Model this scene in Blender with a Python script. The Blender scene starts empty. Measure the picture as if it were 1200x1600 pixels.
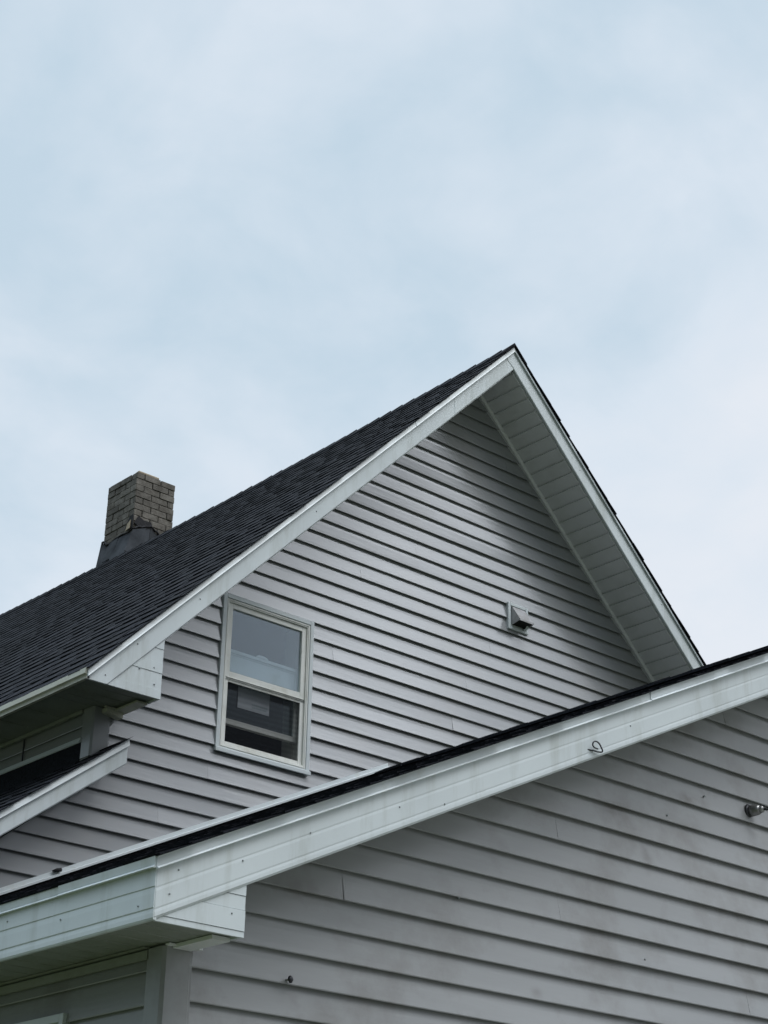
import bpy, bmesh, math, random
from mathutils import Vector, Matrix, noise
random.seed(7)
rad = math.radians
scene = bpy.context.scene
col = scene.collection

# ------------------------------------------------------------------ camera
YAW, PIT, ROL, FPX = rad(41.3124), rad(25.599), 0.0175272, 2767.4
cy, sy = math.cos(YAW), math.sin(YAW)
fwd = Vector((sy*math.cos(PIT), cy*math.cos(PIT), math.sin(PIT)))
rgt = Vector((cy, -sy, 0.0)); upv = rgt.cross(fwd)
r2 = math.cos(ROL)*rgt + math.sin(ROL)*upv
u2 = -math.sin(ROL)*rgt + math.cos(ROL)*upv
cam = bpy.data.cameras.new('camera'); camo = bpy.data.objects.new('camera', cam); col.objects.link(camo)
camo.matrix_world = Matrix(((r2.x, u2.x, -fwd.x, 0), (r2.y, u2.y, -fwd.y, 0), (r2.z, u2.z, -fwd.z, 0), (0, 0, 0, 1)))
cam.sensor_fit = 'HORIZONTAL'; cam.sensor_width = 36.0; cam.lens = FPX/1200*36
cam.clip_start = 0.05; cam.clip_end = 3000
scene.camera = camo

# ------------------------------------------------------------------ light
SUN_EL, SUN_AZ = rad(60), rad(162)       # azimuth clockwise from +Y
world = bpy.data.worlds.new('World'); scene.world = world; world.use_nodes = True
nt = world.node_tree; nt.nodes.clear()
def N(t, **k):
    n = nt.nodes.new(t)
    for a, b in k.items(): setattr(n, a, b)
    return n
out = N('ShaderNodeOutputWorld')
sky = N('ShaderNodeTexSky', sky_type='NISHITA', sun_disc=False, sun_elevation=SUN_EL, sun_rotation=SUN_AZ)
bgA = N('ShaderNodeBackground'); bgA.inputs['Strength'].default_value = 0.10
nt.links.new(sky.outputs[0], bgA.inputs[0])
tc = N('ShaderNodeTexCoord')
# flat cloud deck: project the direction onto a layer overhead
sep = N('ShaderNodeSeparateXYZ'); nt.links.new(tc.outputs['Generated'], sep.inputs[0])
def math_(op, a, b=None, clamp=False):
    m = N('ShaderNodeMath', operation=op, use_clamp=clamp)
    for i, v in enumerate((a, b)):
        if v is None: continue
        if hasattr(v, 'links') or hasattr(v, 'is_linked'): nt.links.new(v, m.inputs[i])
        else: m.inputs[i].default_value = v
    return m.outputs[0]
zc = math_('ADD', math_('MAXIMUM', sep.outputs[2], 0.0), 0.35)
px = math_('DIVIDE', sep.outputs[0], zc); py = math_('DIVIDE', sep.outputs[1], zc)
cmb = N('ShaderNodeCombineXYZ'); nt.links.new(px, cmb.inputs[0]); nt.links.new(py, cmb.inputs[1])
def noise_(scale, detail, rough, w=0.0):
    n = N('ShaderNodeTexNoise', noise_dimensions='4D'); n.inputs['Scale'].default_value = scale
    n.inputs['Detail'].default_value = detail; n.inputs['Roughness'].default_value = rough
    n.inputs['W'].default_value = w; n.inputs['Distortion'].default_value = 0.35
    nt.links.new(cmb.outputs[0], n.inputs['Vector']); return n.outputs['Fac']
n1 = noise_(2.3, 6, 0.52, 3.1); n2 = noise_(8.0, 5, 0.55, 1.7)
nn = math_('ADD', math_('MULTIPLY', n1, 0.68), math_('MULTIPLY', n2, 0.32))
# brighter toward the right of the view (+X side, low)
side = math_('ADD', math_('MULTIPLY', sep.outputs[0], 0.9), math_('MULTIPLY', sep.outputs[1], -0.75))
grad = math_('MULTIPLY', side, 0.75)
low = math_('MULTIPLY', math_('SUBTRACT', 0.45, sep.outputs[2]), 0.42)
fac = math_('ADD', math_('MULTIPLY', math_('SUBTRACT', nn, 0.5), 3.9), math_('ADD', math_('ADD', grad, low), 0.56), True)
ramp = N('ShaderNodeValToRGB'); nt.links.new(fac, ramp.inputs[0])
e = ramp.color_ramp.elements
e[0].position = 0.0; e[0].color = (0.505, 0.620, 0.715, 1)
e[1].position = 1.0; e[1].color = (0.720, 0.760, 0.815, 1)
m = e.new(0.5); m.color = (0.640, 0.715, 0.793, 1)
bgB = N('ShaderNodeBackground'); nt.links.new(ramp.outputs[0], bgB.inputs[0]); 
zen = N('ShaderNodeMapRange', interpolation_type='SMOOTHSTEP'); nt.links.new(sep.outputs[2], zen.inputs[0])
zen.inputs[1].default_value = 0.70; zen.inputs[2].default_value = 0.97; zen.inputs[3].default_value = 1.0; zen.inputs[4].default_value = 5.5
# unseen low sky in the west (-X) dimmed to shade the left-facing walls
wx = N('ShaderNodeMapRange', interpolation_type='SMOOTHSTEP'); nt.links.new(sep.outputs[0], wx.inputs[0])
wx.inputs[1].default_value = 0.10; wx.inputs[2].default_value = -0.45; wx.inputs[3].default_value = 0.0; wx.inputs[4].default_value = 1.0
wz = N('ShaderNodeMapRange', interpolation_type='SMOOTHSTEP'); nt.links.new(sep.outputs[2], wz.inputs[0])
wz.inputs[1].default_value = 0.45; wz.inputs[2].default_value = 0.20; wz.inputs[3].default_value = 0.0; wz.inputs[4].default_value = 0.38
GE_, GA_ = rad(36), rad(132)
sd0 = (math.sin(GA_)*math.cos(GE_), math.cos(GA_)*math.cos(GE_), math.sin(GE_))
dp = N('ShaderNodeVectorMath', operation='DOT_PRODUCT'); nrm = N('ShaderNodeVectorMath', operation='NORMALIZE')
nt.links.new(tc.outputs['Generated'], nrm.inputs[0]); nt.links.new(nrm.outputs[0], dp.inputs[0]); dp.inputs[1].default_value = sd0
glow = math_('MULTIPLY', math_('POWER', math_('MAXIMUM', dp.outputs['Value'], 0.0), 240.0), 9.0)  # bright sky patch added out of view to give the siding its sheen
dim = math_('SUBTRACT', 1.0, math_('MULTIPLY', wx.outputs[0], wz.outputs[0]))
# low sky away from the house, out of view, dimmed to deepen shade under overhangs
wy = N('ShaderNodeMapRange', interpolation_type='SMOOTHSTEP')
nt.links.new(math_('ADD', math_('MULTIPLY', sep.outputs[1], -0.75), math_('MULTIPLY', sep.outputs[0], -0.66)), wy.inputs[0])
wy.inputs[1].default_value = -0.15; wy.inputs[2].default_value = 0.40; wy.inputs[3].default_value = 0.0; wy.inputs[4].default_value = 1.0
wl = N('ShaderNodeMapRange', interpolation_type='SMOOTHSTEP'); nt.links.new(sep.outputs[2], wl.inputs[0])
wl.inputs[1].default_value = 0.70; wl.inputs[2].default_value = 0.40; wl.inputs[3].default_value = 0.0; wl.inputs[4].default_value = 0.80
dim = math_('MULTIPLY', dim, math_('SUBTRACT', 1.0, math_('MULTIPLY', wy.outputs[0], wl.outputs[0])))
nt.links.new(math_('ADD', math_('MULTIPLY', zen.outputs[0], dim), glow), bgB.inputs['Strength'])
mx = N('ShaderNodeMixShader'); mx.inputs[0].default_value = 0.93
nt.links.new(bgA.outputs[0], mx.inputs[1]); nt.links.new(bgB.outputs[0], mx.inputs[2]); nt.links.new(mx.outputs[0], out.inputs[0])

sl = bpy.data.lights.new('sun', 'SUN'); sl.energy = 1.1; sl.angle = rad(34); sl.color = (1.0, 0.985, 0.96)
so = bpy.data.objects.new('sun', sl); col.objects.link(so)
sd = Vector((math.sin(SUN_AZ)*math.cos(SUN_EL), math.cos(SUN_AZ)*math.cos(SUN_EL), math.sin(SUN_EL)))
so.rotation_euler = sd.to_track_quat('Z', 'Y').to_euler(); so.location = (0, 0, 30)
scene.view_settings.view_transform = 'Standard'; scene.view_settings.look = 'None'
scene.view_settings.exposure = 0.20; scene.view_settings.gamma = 1.0
scene.render.resolution_x = 768; scene.render.resolution_y = 1024

# ------------------------------------------------------------------ materials
def mat(name, c1, c2=None, rough=0.5, scale=6.0, detail=4, bump=0.0, bscale=60.0, stretch=(1, 1, 1), metal=0.0,
        island=0.0, spec=0.5, ramp=(0.35, 0.65), dirt=None, dscale=1.5, dpos=(0.6, 0.75), dstretch=None, spots=None, scol=(0.1, 0.09, 0.08)):
    m = bpy.data.materials.new(name); m.use_nodes = True
    t = m.node_tree; L = t.links; b = t.nodes['Principled BSDF']
    b.inputs['Roughness'].default_value = rough; b.inputs['Metallic'].default_value = metal
    b.inputs['Specular IOR Level'].default_value = spec
    tc = t.nodes.new('ShaderNodeTexCoord'); mp = t.nodes.new('ShaderNodeMapping')
    mp.inputs['Scale'].default_value = stretch; L.new(tc.outputs['Object'], mp.inputs[0])
    n = t.nodes.new('ShaderNodeTexNoise'); n.inputs['Scale'].default_value = scale; n.inputs['Detail'].default_value = detail
    L.new(mp.outputs[0], n.inputs['Vector'])
    r = t.nodes.new('ShaderNodeValToRGB'); L.new(n.outputs['Fac'], r.inputs[0])
    r.color_ramp.elements[0].position, r.color_ramp.elements[1].position = ramp
    c2 = c2 or c1
    r.color_ramp.elements[0].color = (*c1, 1); r.color_ramp.elements[1].color = (*c2, 1)
    cur = r.outputs[0]
    if dirt:
        n3 = t.nodes.new('ShaderNodeTexNoise'); n3.inputs['Scale'].default_value = dscale; n3.inputs['Detail'].default_value = 7
        n3.inputs['Roughness'].default_value = 0.65
        if dstretch:
            mp3 = t.nodes.new('ShaderNodeMapping'); mp3.inputs['Scale'].default_value = dstretch
            L.new(tc.outputs['Object'], mp3.inputs[0]); L.new(mp3.outputs[0], n3.inputs['Vector'])
        else: L.new(tc.outputs['Object'], n3.inputs['Vector'])
        r3 = t.nodes.new('ShaderNodeValToRGB'); L.new(n3.outputs['Fac'], r3.inputs[0])
        r3.color_ramp.elements[0].position, r3.color_ramp.elements[1].position = dpos
        r3.color_ramp.elements[0].color = (0, 0, 0, 1); r3.color_ramp.elements[1].color = (1, 1, 1, 1)
        x = t.nodes.new('ShaderNodeMix'); x.data_type = 'RGBA'
        L.new(r3.outputs[0], x.inputs[0]); L.new(cur, x.inputs[6]); x.inputs[7].default_value = (*dirt, 1)
        cur = x.outputs[2]
    if spots:
        # stains with their own shape: soft blots broken up by noise
        tot = None
        n5 = t.nodes.new('ShaderNodeTexNoise'); n5.inputs['Scale'].default_value = 9; n5.inputs['Detail'].default_value = 6
        L.new(tc.outputs['Object'], n5.inputs['Vector'])
        for (sx, sz, rx, rz, st) in spots:
            mp5 = t.nodes.new('ShaderNodeMapping'); mp5.vector_type = 'POINT'
            mp5.inputs['Scale'].default_value = (1/rx, 0, 1/rz); mp5.inputs['Location'].default_value = (-sx/rx, 0, -sz/rz)
            L.new(tc.outputs['Object'], mp5.inputs[0])
            ln = t.nodes.new('ShaderNodeVectorMath'); ln.operation = 'LENGTH'; L.new(mp5.outputs[0], ln.inputs[0])
            q_ = t.nodes.new('ShaderNodeMapRange'); q_.interpolation_type = 'SMOOTHSTEP'
            q_.inputs[1].default_value = 1.0; q_.inputs[2].default_value = 0.0; q_.inputs[3].default_value = 0.0; q_.inputs[4].default_value = st
            L.new(ln.outputs['Value'], q_.inputs[0])
            if tot is None: tot = q_.outputs[0]
            else:
                ad = t.nodes.new('ShaderNodeMath'); ad.operation = 'MAXIMUM'; L.new(tot, ad.inputs[0]); L.new(q_.outputs[0], ad.inputs[1]); tot = ad.outputs[0]
        pr_ = t.nodes.new('ShaderNodeMapRange'); pr_.inputs[1].default_value = 0.38; pr_.inputs[2].default_value = 0.62; L.new(n5.outputs['Fac'], pr_.inputs[0])
        ml = t.nodes.new('ShaderNodeMath'); ml.operation = 'MULTIPLY'; L.new(tot, ml.inputs[0]); L.new(pr_.outputs[0], ml.inputs[1])
        x5 = t.nodes.new('ShaderNodeMix'); x5.data_type = 'RGBA'; L.new(ml.outputs[0], x5.inputs[0]); L.new(cur, x5.inputs[6]); x5.inputs[7].default_value = (*scol, 1)
        cur = x5.outputs[2]
    if island:
        g = t.nodes.new('ShaderNodeNewGeometry'); mr = t.nodes.new('ShaderNodeMapRange')
        L.new(g.outputs['Random Per Island'], mr.inputs[0]); mr.inputs[3].default_value = 1-island; mr.inputs[4].default_value = 1+island
        h = t.nodes.new('ShaderNodeHueSaturation'); L.new(mr.outputs[0], h.inputs['Value']); L.new(cur, h.inputs['Color'])
        cur = h.outputs[0]
    L.new(cur, b.inputs['Base Color'])
    if bump:
        n2 = t.nodes.new('ShaderNodeTexNoise'); n2.inputs['Scale'].default_value = bscale; n2.inputs['Detail'].default_value = 5
        L.new(mp.outputs[0], n2.inputs['Vector'])
        bp = t.nodes.new('ShaderNodeBump'); bp.inputs['Strength'].default_value = bump; bp.inputs['Distance'].default_value = 0.004
        L.new(n2.outputs['Fac'], bp.inputs['Height']); L.new(bp.outputs[0], b.inputs['Normal'])
    return m

M = {}
# blots on the garage front (world x, z, half width, half height, strength)
SPOTS = [(6.37, 2.375, .16, .05, .75), (6.03, 2.05, .06, .13, .4), (5.83, 2.21, .12, .05, .5), (4.88, 1.67, .05, .04, .5), (4.335, 1.885, .35, .06, .5),
         (6.825, 2.33, .05, .10, .8), (6.50, 2.44, .10, .04, .6), (4.05, 1.16, .14, .05, .3), (4.12, 1.56, .28, .07, .4), (5.3, 1.35, .05, .04, .35)]
GSPOTS = [(a-7.63, b+1.6, c, d, e_) for a, b, c, d, e_ in SPOTS]
M['vinyl'] = mat('grey_vinyl', (0.268, 0.279, 0.290), (0.302, 0.313, 0.325), 0.18, 1.1, 5, 0.10, 26, (0.25, 0.25, 3), dirt=(0.29, 0.285, 0.28), dscale=0.9, dpos=(0.5, 0.8))
M['vinyl_worn'] = mat('worn_grey_vinyl', (0.300, 0.310, 0.318), (0.340, 0.350, 0.358), 0.32, 1.6, 6, 0.12, 24, (0.3, 0.3, 2.5), dirt=(0.17, 0.16, 0.145), dscale=1.9, dpos=(0.48, 0.80), spots=GSPOTS, scol=(0.12, 0.105, 0.09))
M['white'] = mat('white_aluminium', (0.585, 0.635, 0.648), (0.635, 0.688, 0.70), 0.42, 2.2, 6, 0.14, 7, (1, 1, 1), dirt=(0.40, 0.43, 0.40), dscale=1.0, dpos=(0.50, 0.85), dstretch=(9, 9, 1.3))
M['drip'] = mat('white_drip_metal', (0.57, 0.62, 0.635), (0.62, 0.67, 0.685), 0.36, 3, 5, 0.08, 18, dirt=(0.5, 0.52, 0.5), dscale=6, dpos=(0.58, 0.8))
M['cream'] = mat('cream_trim', (0.50, 0.50, 0.42), (0.56, 0.56, 0.48), 0.5, 5, 4, 0.08, 20, dirt=(0.34, 0.33, 0.24), dscale=5, dpos=(0.5, 0.8))
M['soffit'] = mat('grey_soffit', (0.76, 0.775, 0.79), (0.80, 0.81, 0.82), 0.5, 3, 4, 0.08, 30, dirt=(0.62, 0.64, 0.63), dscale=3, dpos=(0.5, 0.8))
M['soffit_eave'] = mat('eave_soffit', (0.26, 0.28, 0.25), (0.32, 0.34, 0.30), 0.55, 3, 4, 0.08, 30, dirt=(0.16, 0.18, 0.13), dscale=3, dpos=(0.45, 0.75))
M['pvc'] = mat('window_vinyl', (0.70, 0.72, 0.69), (0.76, 0.77, 0.73), 0.4, 6, 4, 0.04, 30, dirt=(0.50, 0.50, 0.43), dscale=5, dpos=(0.5, 0.8))
M['shingle'] = mat('black_shingle', (0.0040, 0.0048, 0.0072), (0.0135, 0.0155, 0.0215), 0.9, 90, 6, 0.9, 240, island=0.30, spec=0.15)
M['brick'] = mat('tan_brick', (0.105, 0.096, 0.083), (0.185, 0.170, 0.150), 0.9, 14, 7, 1.0, 70, island=0.22, dirt=(0.075, 0.065, 0.052), dscale=6, dpos=(0.45, 0.7))
M['mortar'] = mat('mortar', (0.09, 0.083, 0.07), (0.15, 0.138, 0.118), 0.95, 20, 6, 0.6, 80)
M['brick_light'] = mat('pale_cap_stone', (0.33, 0.27, 0.19), (0.42, 0.35, 0.26), 0.9, 20, 6, 0.6, 70)
M['lead'] = mat('dark_flashing', (0.012, 0.014, 0.017), (0.034, 0.038, 0.044), 0.8, 6, 6, 0.5, 25, island=0.4, spec=0.15)
M['tar'] = mat('roofing_tar', (0.008, 0.008, 0.010), (0.018, 0.018, 0.021), 0.9, 16, 5, 0.8, 40)
M['metal_dark'] = mat('dark_metal', (0.03, 0.032, 0.036), (0.06, 0.062, 0.07), 0.45, 20, 4, 0.2, 60, metal=0.6)
M['metal'] = mat('grey_metal', (0.20, 0.20, 0.20), (0.42, 0.42, 0.42), 0.35, 24, 5, 0.2, 60, metal=0.8)
M['hood'] = mat('hood_plastic', (0.36, 0.36, 0.37), (0.44, 0.44, 0.45), 0.5, 9, dirt=(0.25, 0.24, 0.23), dscale=14, dpos=(0.5, 0.75))
M['nail'] = mat('nail_head', (0.22, 0.25, 0.26), (0.3, 0.32, 0.33), 0.5, 30)
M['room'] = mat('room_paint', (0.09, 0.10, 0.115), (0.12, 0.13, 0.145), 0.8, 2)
M['dark'] = mat('hood_shade', (0.012, 0.012, 0.012), (0.02, 0.02, 0.02), 0.9, 8)
M['red'] = mat('dark_red_cloth', (0.10, 0.018, 0.02), (0.16, 0.03, 0.03), 0.85, 12, 4, 0.3, 40)
M['paper'] = mat('paper_sticker', (0.5, 0.55, 0.60), (0.58, 0.62, 0.67), 0.6, 12)
M['ink'] = mat('printed_ink', (0.32, 0.40, 0.42), (0.38, 0.45, 0.47), 0.6, 12)
M['grass'] = mat('ground_grass', (0.030, 0.045, 0.016), (0.065, 0.075, 0.030), 0.95, 3, 9, 1.0, 30, dirt=(0.08, 0.065, 0.04), dscale=0.4, dpos=(0.5, 0.7))
M['gravel'] = mat('gravel', (0.10, 0.095, 0.085), (0.22, 0.21, 0.195), 0.95, 40, 6, 1.0, 60)

def glass_mat(name, refl, tint):
    m = bpy.data.materials.new(name); m.use_nodes = True; t = m.node_tree; L = t.links; t.nodes.clear()
    o = t.nodes.new('ShaderNodeOutputMaterial'); g = t.nodes.new('ShaderNodeBsdfGlossy'); g.inputs['Roughness'].default_value = 0.02; g.inputs[0].default_value = (0.86, 0.95, 1.0, 1)
    tr = t.nodes.new('ShaderNodeBsdfTransparent'); tr.inputs[0].default_value = (*tint, 1)
    fr = t.nodes.new('ShaderNodeMath'); fr.operation = 'POWER'; fr.inputs[1].default_value = 4.0
    lw = t.nodes.new('ShaderNodeLayerWeight'); lw.inputs['Blend'].default_value = 0.5; L.new(lw.outputs['Facing'], fr.inputs[0])
    a = t.nodes.new('ShaderNodeMath'); a.operation = 'ADD'; a.use_clamp = True; L.new(fr.outputs[0], a.inputs[0]); a.inputs[1].default_value = refl
    tc = t.nodes.new('ShaderNodeTexCoord'); n = t.nodes.new('ShaderNodeTexNoise'); n.inputs['Scale'].default_value = 1.2
    L.new(tc.outputs['Object'], n.inputs['Vector']); b = t.nodes.new('ShaderNodeBump'); b.inputs['Strength'].default_value = 0.02; b.inputs['Distance'].default_value = 0.02
    L.new(n.outputs['Fac'], b.inputs['Height']); L.new(b.outputs[0], g.inputs['Normal'])
    x = t.nodes.new('ShaderNodeMixShader'); L.new(a.outputs[0], x.inputs[0]); L.new(tr.outputs[0], x.inputs[1]); L.new(g.outputs[0], x.inputs[2])
    L.new(x.outputs[0], o.inputs[0]); return m
M['glass'] = glass_mat('window_glass', 0.24, (0.88, 0.93, 0.96))
M['glass_low'] = glass_mat('lower_glass', 0.10, (0.75, 0.8, 0.8))
def screen_mat():
    m = bpy.data.materials.new('insect_screen'); m.use_nodes = True; t = m.node_tree; L = t.links; t.nodes.clear()
    o = t.nodes.new('ShaderNodeOutputMaterial'); d = t.nodes.new('ShaderNodeBsdfDiffuse'); d.inputs[0].default_value = (0.03, 0.033, 0.038, 1)
    tr = t.nodes.new('ShaderNodeBsdfTransparent'); x = t.nodes.new('ShaderNodeMixShader')
    tc = t.nodes.new('ShaderNodeTexCoord'); w = t.nodes.new('ShaderNodeTexWave'); w.bands_direction = 'Z'
    w.inputs['Scale'].default_value = 9.0; w.inputs['Distortion'].default_value = 1.6; w.inputs['Detail'].default_value = 2; w.inputs['Detail Scale'].default_value = 0.8
    L.new(tc.outputs['Object'], w.inputs['Vector'])
    mr = t.nodes.new('ShaderNodeMapRange'); mr.inputs[3].default_value = 0.38; mr.inputs[4].default_value = 0.50
    L.new(w.outputs['Fac'], mr.inputs[0]); L.new(mr.outputs[0], x.inputs[0]); L.new(tr.outputs[0], x.inputs[1]); L.new(d.outputs[0], x.inputs[2])
    L.new(x.outputs[0], o.inputs[0]); return m
M['screen'] = screen_mat()

# ------------------------------------------------------------------ mesh helpers
def tag(o, label=None, cat=None, group=None, kind=None):
    if label: o['label'] = label
    if cat: o['category'] = cat
    if group: o['group'] = group
    if kind: o['kind'] = kind
    return o
ORG = {}
def empty(name, loc, label, cat):
    o = bpy.data.objects.new(name, None); col.objects.link(o); o.location = loc; o.empty_display_size = 0.3
    ORG[o.name] = Vector(loc); return tag(o, label, cat)

class MB:
    def __init__(s, sag=None): s.v = []; s.f = []; s.m = []; s.sm = []; s.sag = sag
    def face(s, pts, m=0, smooth=False):
        b = len(s.v); s.v += [Vector(p) for p in pts]; s.f.append(tuple(range(b, b+len(pts)))); s.m.append(m); s.sm.append(smooth)
    def raw(s, verts, faces, m=0, smooth=False):
        b = len(s.v); s.v += [Vector(p) for p in verts]
        for f in faces: s.f.append(tuple(b+i for i in f)); s.m.append(m); s.sm.append(smooth)
    def box(s, a, b, m=0):
        x0, y0, z0 = a; x1, y1, z1 = b
        v = [(x0,y0,z0),(x1,y0,z0),(x1,y1,z0),(x0,y1,z0),(x0,y0,z1),(x1,y0,z1),(x1,y1,z1),(x0,y1,z1)]
        s.raw(v, [(0,3,2,1),(4,5,6,7),(0,1,5,4),(1,2,6,5),(2,3,7,6),(3,0,4,7)], m)
    def prism(s, poly, d, m=0):          # polygon extruded by vector d
        n = len(poly); d = Vector(d); v = [Vector(p) for p in poly]; v += [p+d for p in v]
        f = [tuple(range(n-1, -1, -1)), tuple(range(n, 2*n))]+[(i, (i+1) % n, n+(i+1) % n, n+i) for i in range(n)]
        s.raw(v, f, m)
    def loft(s, A, B, m=0, closed=True, caps=True):
        n = len(A); v = list(A)+list(B)
        f = [(i, (i+1) % n, n+(i+1) % n, n+i) for i in range(n if closed else n-1)]
        if caps: f += [tuple(range(n-1, -1, -1)), tuple(range(n, 2*n))]
        s.raw(v, f, m)
    def tube(s, pts, r, m=0, n=10, caps=True):
        pts = [Vector(p) for p in pts]; rs = r if isinstance(r, (list, tuple)) else [r]*len(pts); rings = []
        a = (pts[1]-pts[0]).normalized().orthogonal().normalized()
        for i, p in enumerate(pts):
            t = (pts[min(i+1, len(pts)-1)]-pts[max(i-1, 0)]).normalized()
            a = (a - t*a.dot(t)).normalized(); b = t.cross(a)
            rings.append([p+(a*math.cos(k*2*math.pi/n)+b*math.sin(k*2*math.pi/n))*rs[i] for k in range(n)])
        v = [q for R in rings for q in R]; f = []
        for i in range(len(pts)-1):
            for k in range(n): f.append((i*n+k, i*n+(k+1) % n, (i+1)*n+(k+1) % n, (i+1)*n+k))
        if caps: f += [tuple(range(n-1, -1, -1)), tuple(range((len(pts)-1)*n, len(pts)*n))]
        s.raw(v, f, m, True)
    def build(s, name, mats, parent=None, clips=(), label=None, bevel=0, warp=None):
        if not isinstance(mats, (list, tuple)): mats = [mats]
        root = parent
        while root and root.parent: root = root.parent
        org = ORG[root.name] if root else Vector((0, 0, 0))
        vs = s.v
        if warp: vs = [warp(p) for p in vs]
        me = bpy.data.meshes.new(name); me.from_pydata([tuple(p-org) for p in vs], [], s.f)
        for m in mats: me.materials.append(m)
        for p, i, k in zip(me.polygons, s.m, s.sm): p.material_index = i; p.use_smooth = k
        me.validate(); me.update()
        bm = bmesh.new(); bm.from_mesh(me)
        bmesh.ops.remove_doubles(bm, verts=bm.verts, dist=1e-6)
        for co, no in clips:             # keeps the side the normal points away from
            g = bm.verts[:]+bm.edges[:]+bm.faces[:]
            r = bmesh.ops.bisect_plane(bm, geom=g, plane_co=Vector(co)-org, plane_no=no, clear_outer=True)
            ed = [x for x in r['geom_cut'] if isinstance(x, bmesh.types.BMEdge)]
            if ed: bmesh.ops.holes_fill(bm, edges=ed)
        bmesh.ops.recalc_face_normals(bm, faces=bm.faces)
        bm.to_mesh(me); bm.free()
        o = bpy.data.objects.new(name, me); col.objects.link(o)
        if parent: o.parent = parent
        if label: o['label'] = label
        if bevel:
            b = o.modifiers.new('bevel', 'BEVEL'); b.width = bevel; b.segments = 2; b.limit_method = 'ANGLE'
        return o

def nail(p, d, r_, parent):
    mb = MB(); p = Vector(p); mb.tube([p, p+Vector(d)], r_, 0, 8); return mb.build('nail_head', M['nail'], parent)

def siding(mb, P, ux, outv, lines, xl, xr, holes=(), kinks=(), dx=0.4, seed=1, lip=0.0200, seams=None, panel=3.66):
    """horizontal vinyl courses. P origin, ux along, lines = course bottoms (ascending), clipped by xl(z), xr(z)."""
    rnd = random.Random(seed); P = Vector(P); ux = Vector(ux); ov = Vector(outv)
    def pt(x, z, o): return P + ux*x + ov*o + Vector((0, 0, z-P.z))
    for i in range(len(lines)-1):
        zb, zt = lines[i], lines[i+1]; e = zt-zb
        ph = ((i*1.31) % panel) + rnd.uniform(-0.25, 0.25)
        lo, hi = min(xl(zb+.001), xl(zt-.001)), max(xr(zb+.001), xr(zt-.001))
        sm = (seams(i, zb) if seams else [ph+k*panel for k in range(-3, 9)])
        cuts = [lo-1]+[c for c in sm if lo+0.15 < c < hi-0.15]+[hi+1]
        for k in range(len(cuts)-1):
            a, b = cuts[k], cuts[k+1]
            off = 0.0006*(k % 2) + rnd.uniform(0, .0006); dzs = rnd.uniform(-.0008, .0008); tl = rnd.uniform(-.0016, .0016)
            # profile from the top of the course down to the lip, then the curl under
            prof = [(zt+.014, .0010), (zt-.30*e, .0015+.30*(lip-.0015)*1.06), (zb+.24*e, .0015+.78*(lip-.0015)), (zb+.004, lip), (zb, lip-.0012), (zb+.0015, lip-.0035), (zb+.013, lip-.0045), (zb+.0135, 0.0005)]
            zbr = sorted(set([z for h in holes for z in h[2:4] if zb+.014 < z < zt-.001]+[z for z in kinks if zb+.014 < z < zt-.001]), reverse=True)
            full = []
            for j in range(len(prof)-1):
                full.append(prof[j])
                (z0, o0), (z1, o1) = prof[j], prof[j+1]
                if z1 < z0:
                    for z in zbr:
                        if z1 < z < z0: full.append((z, o0+(o1-o0)*(z0-z)/(z0-z1)))
            full.append(prof[-1])
            for j in range(len(full)-1):
                (z0, o0), (z1, o1) = full[j], full[j+1]; zm = (z0+z1)/2
                segs = [(a, b)]
                for h in holes:
                    if h[2] < zm < h[3]:
                        ns = []
                        for s0, s1 in segs:
                            if h[0] > s0 and h[1] < s1: ns += [(s0, h[0]), (h[1], s1)]
                            elif s0 >= h[0] and s1 <= h[1]: pass
                            elif s0 < h[0] < s1: ns.append((s0, h[0]))
                            elif s0 < h[1] < s1: ns.append((h[1], s1))
                            else: ns.append((s0, s1))
                        segs = ns
                for s0, s1 in segs:
                    A0, A1 = max(s0, xl(z0)), min(s1, xr(z0)); B0, B1 = max(s0, xl(z1)), min(s1, xr(z1))
                    if A1-A0 < .002 and B1-B0 < .002: continue
                    if A1 < A0: A0 = A1 = (A0+A1)/2
                    if B1 < B0: B0 = B1 = (B0+B1)/2
                    n = max(1, int(max(A1-A0, B1-B0)/dx)); V = []
                    for q in range(n+1):
                        t = q/n
                        for (c0, c1, z, o) in ((A0, A1, z0, o0), (B0, B1, z1, o1)):
                            x = c0+(c1-c0)*t
                            w = .0028*noise.noise(Vector((x*1.1, zb*9+seed*7, seed)))*(o/lip)
                            V.append(pt(x, z+dzs*(1 if z < zt-.001 else 0), o+off*(o/lip)+w+tl*(o/lip)))
                    mb.raw(V, [(2*q, 2*q+1, 2*q+3, 2*q+2) for q in range(n)])

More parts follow.
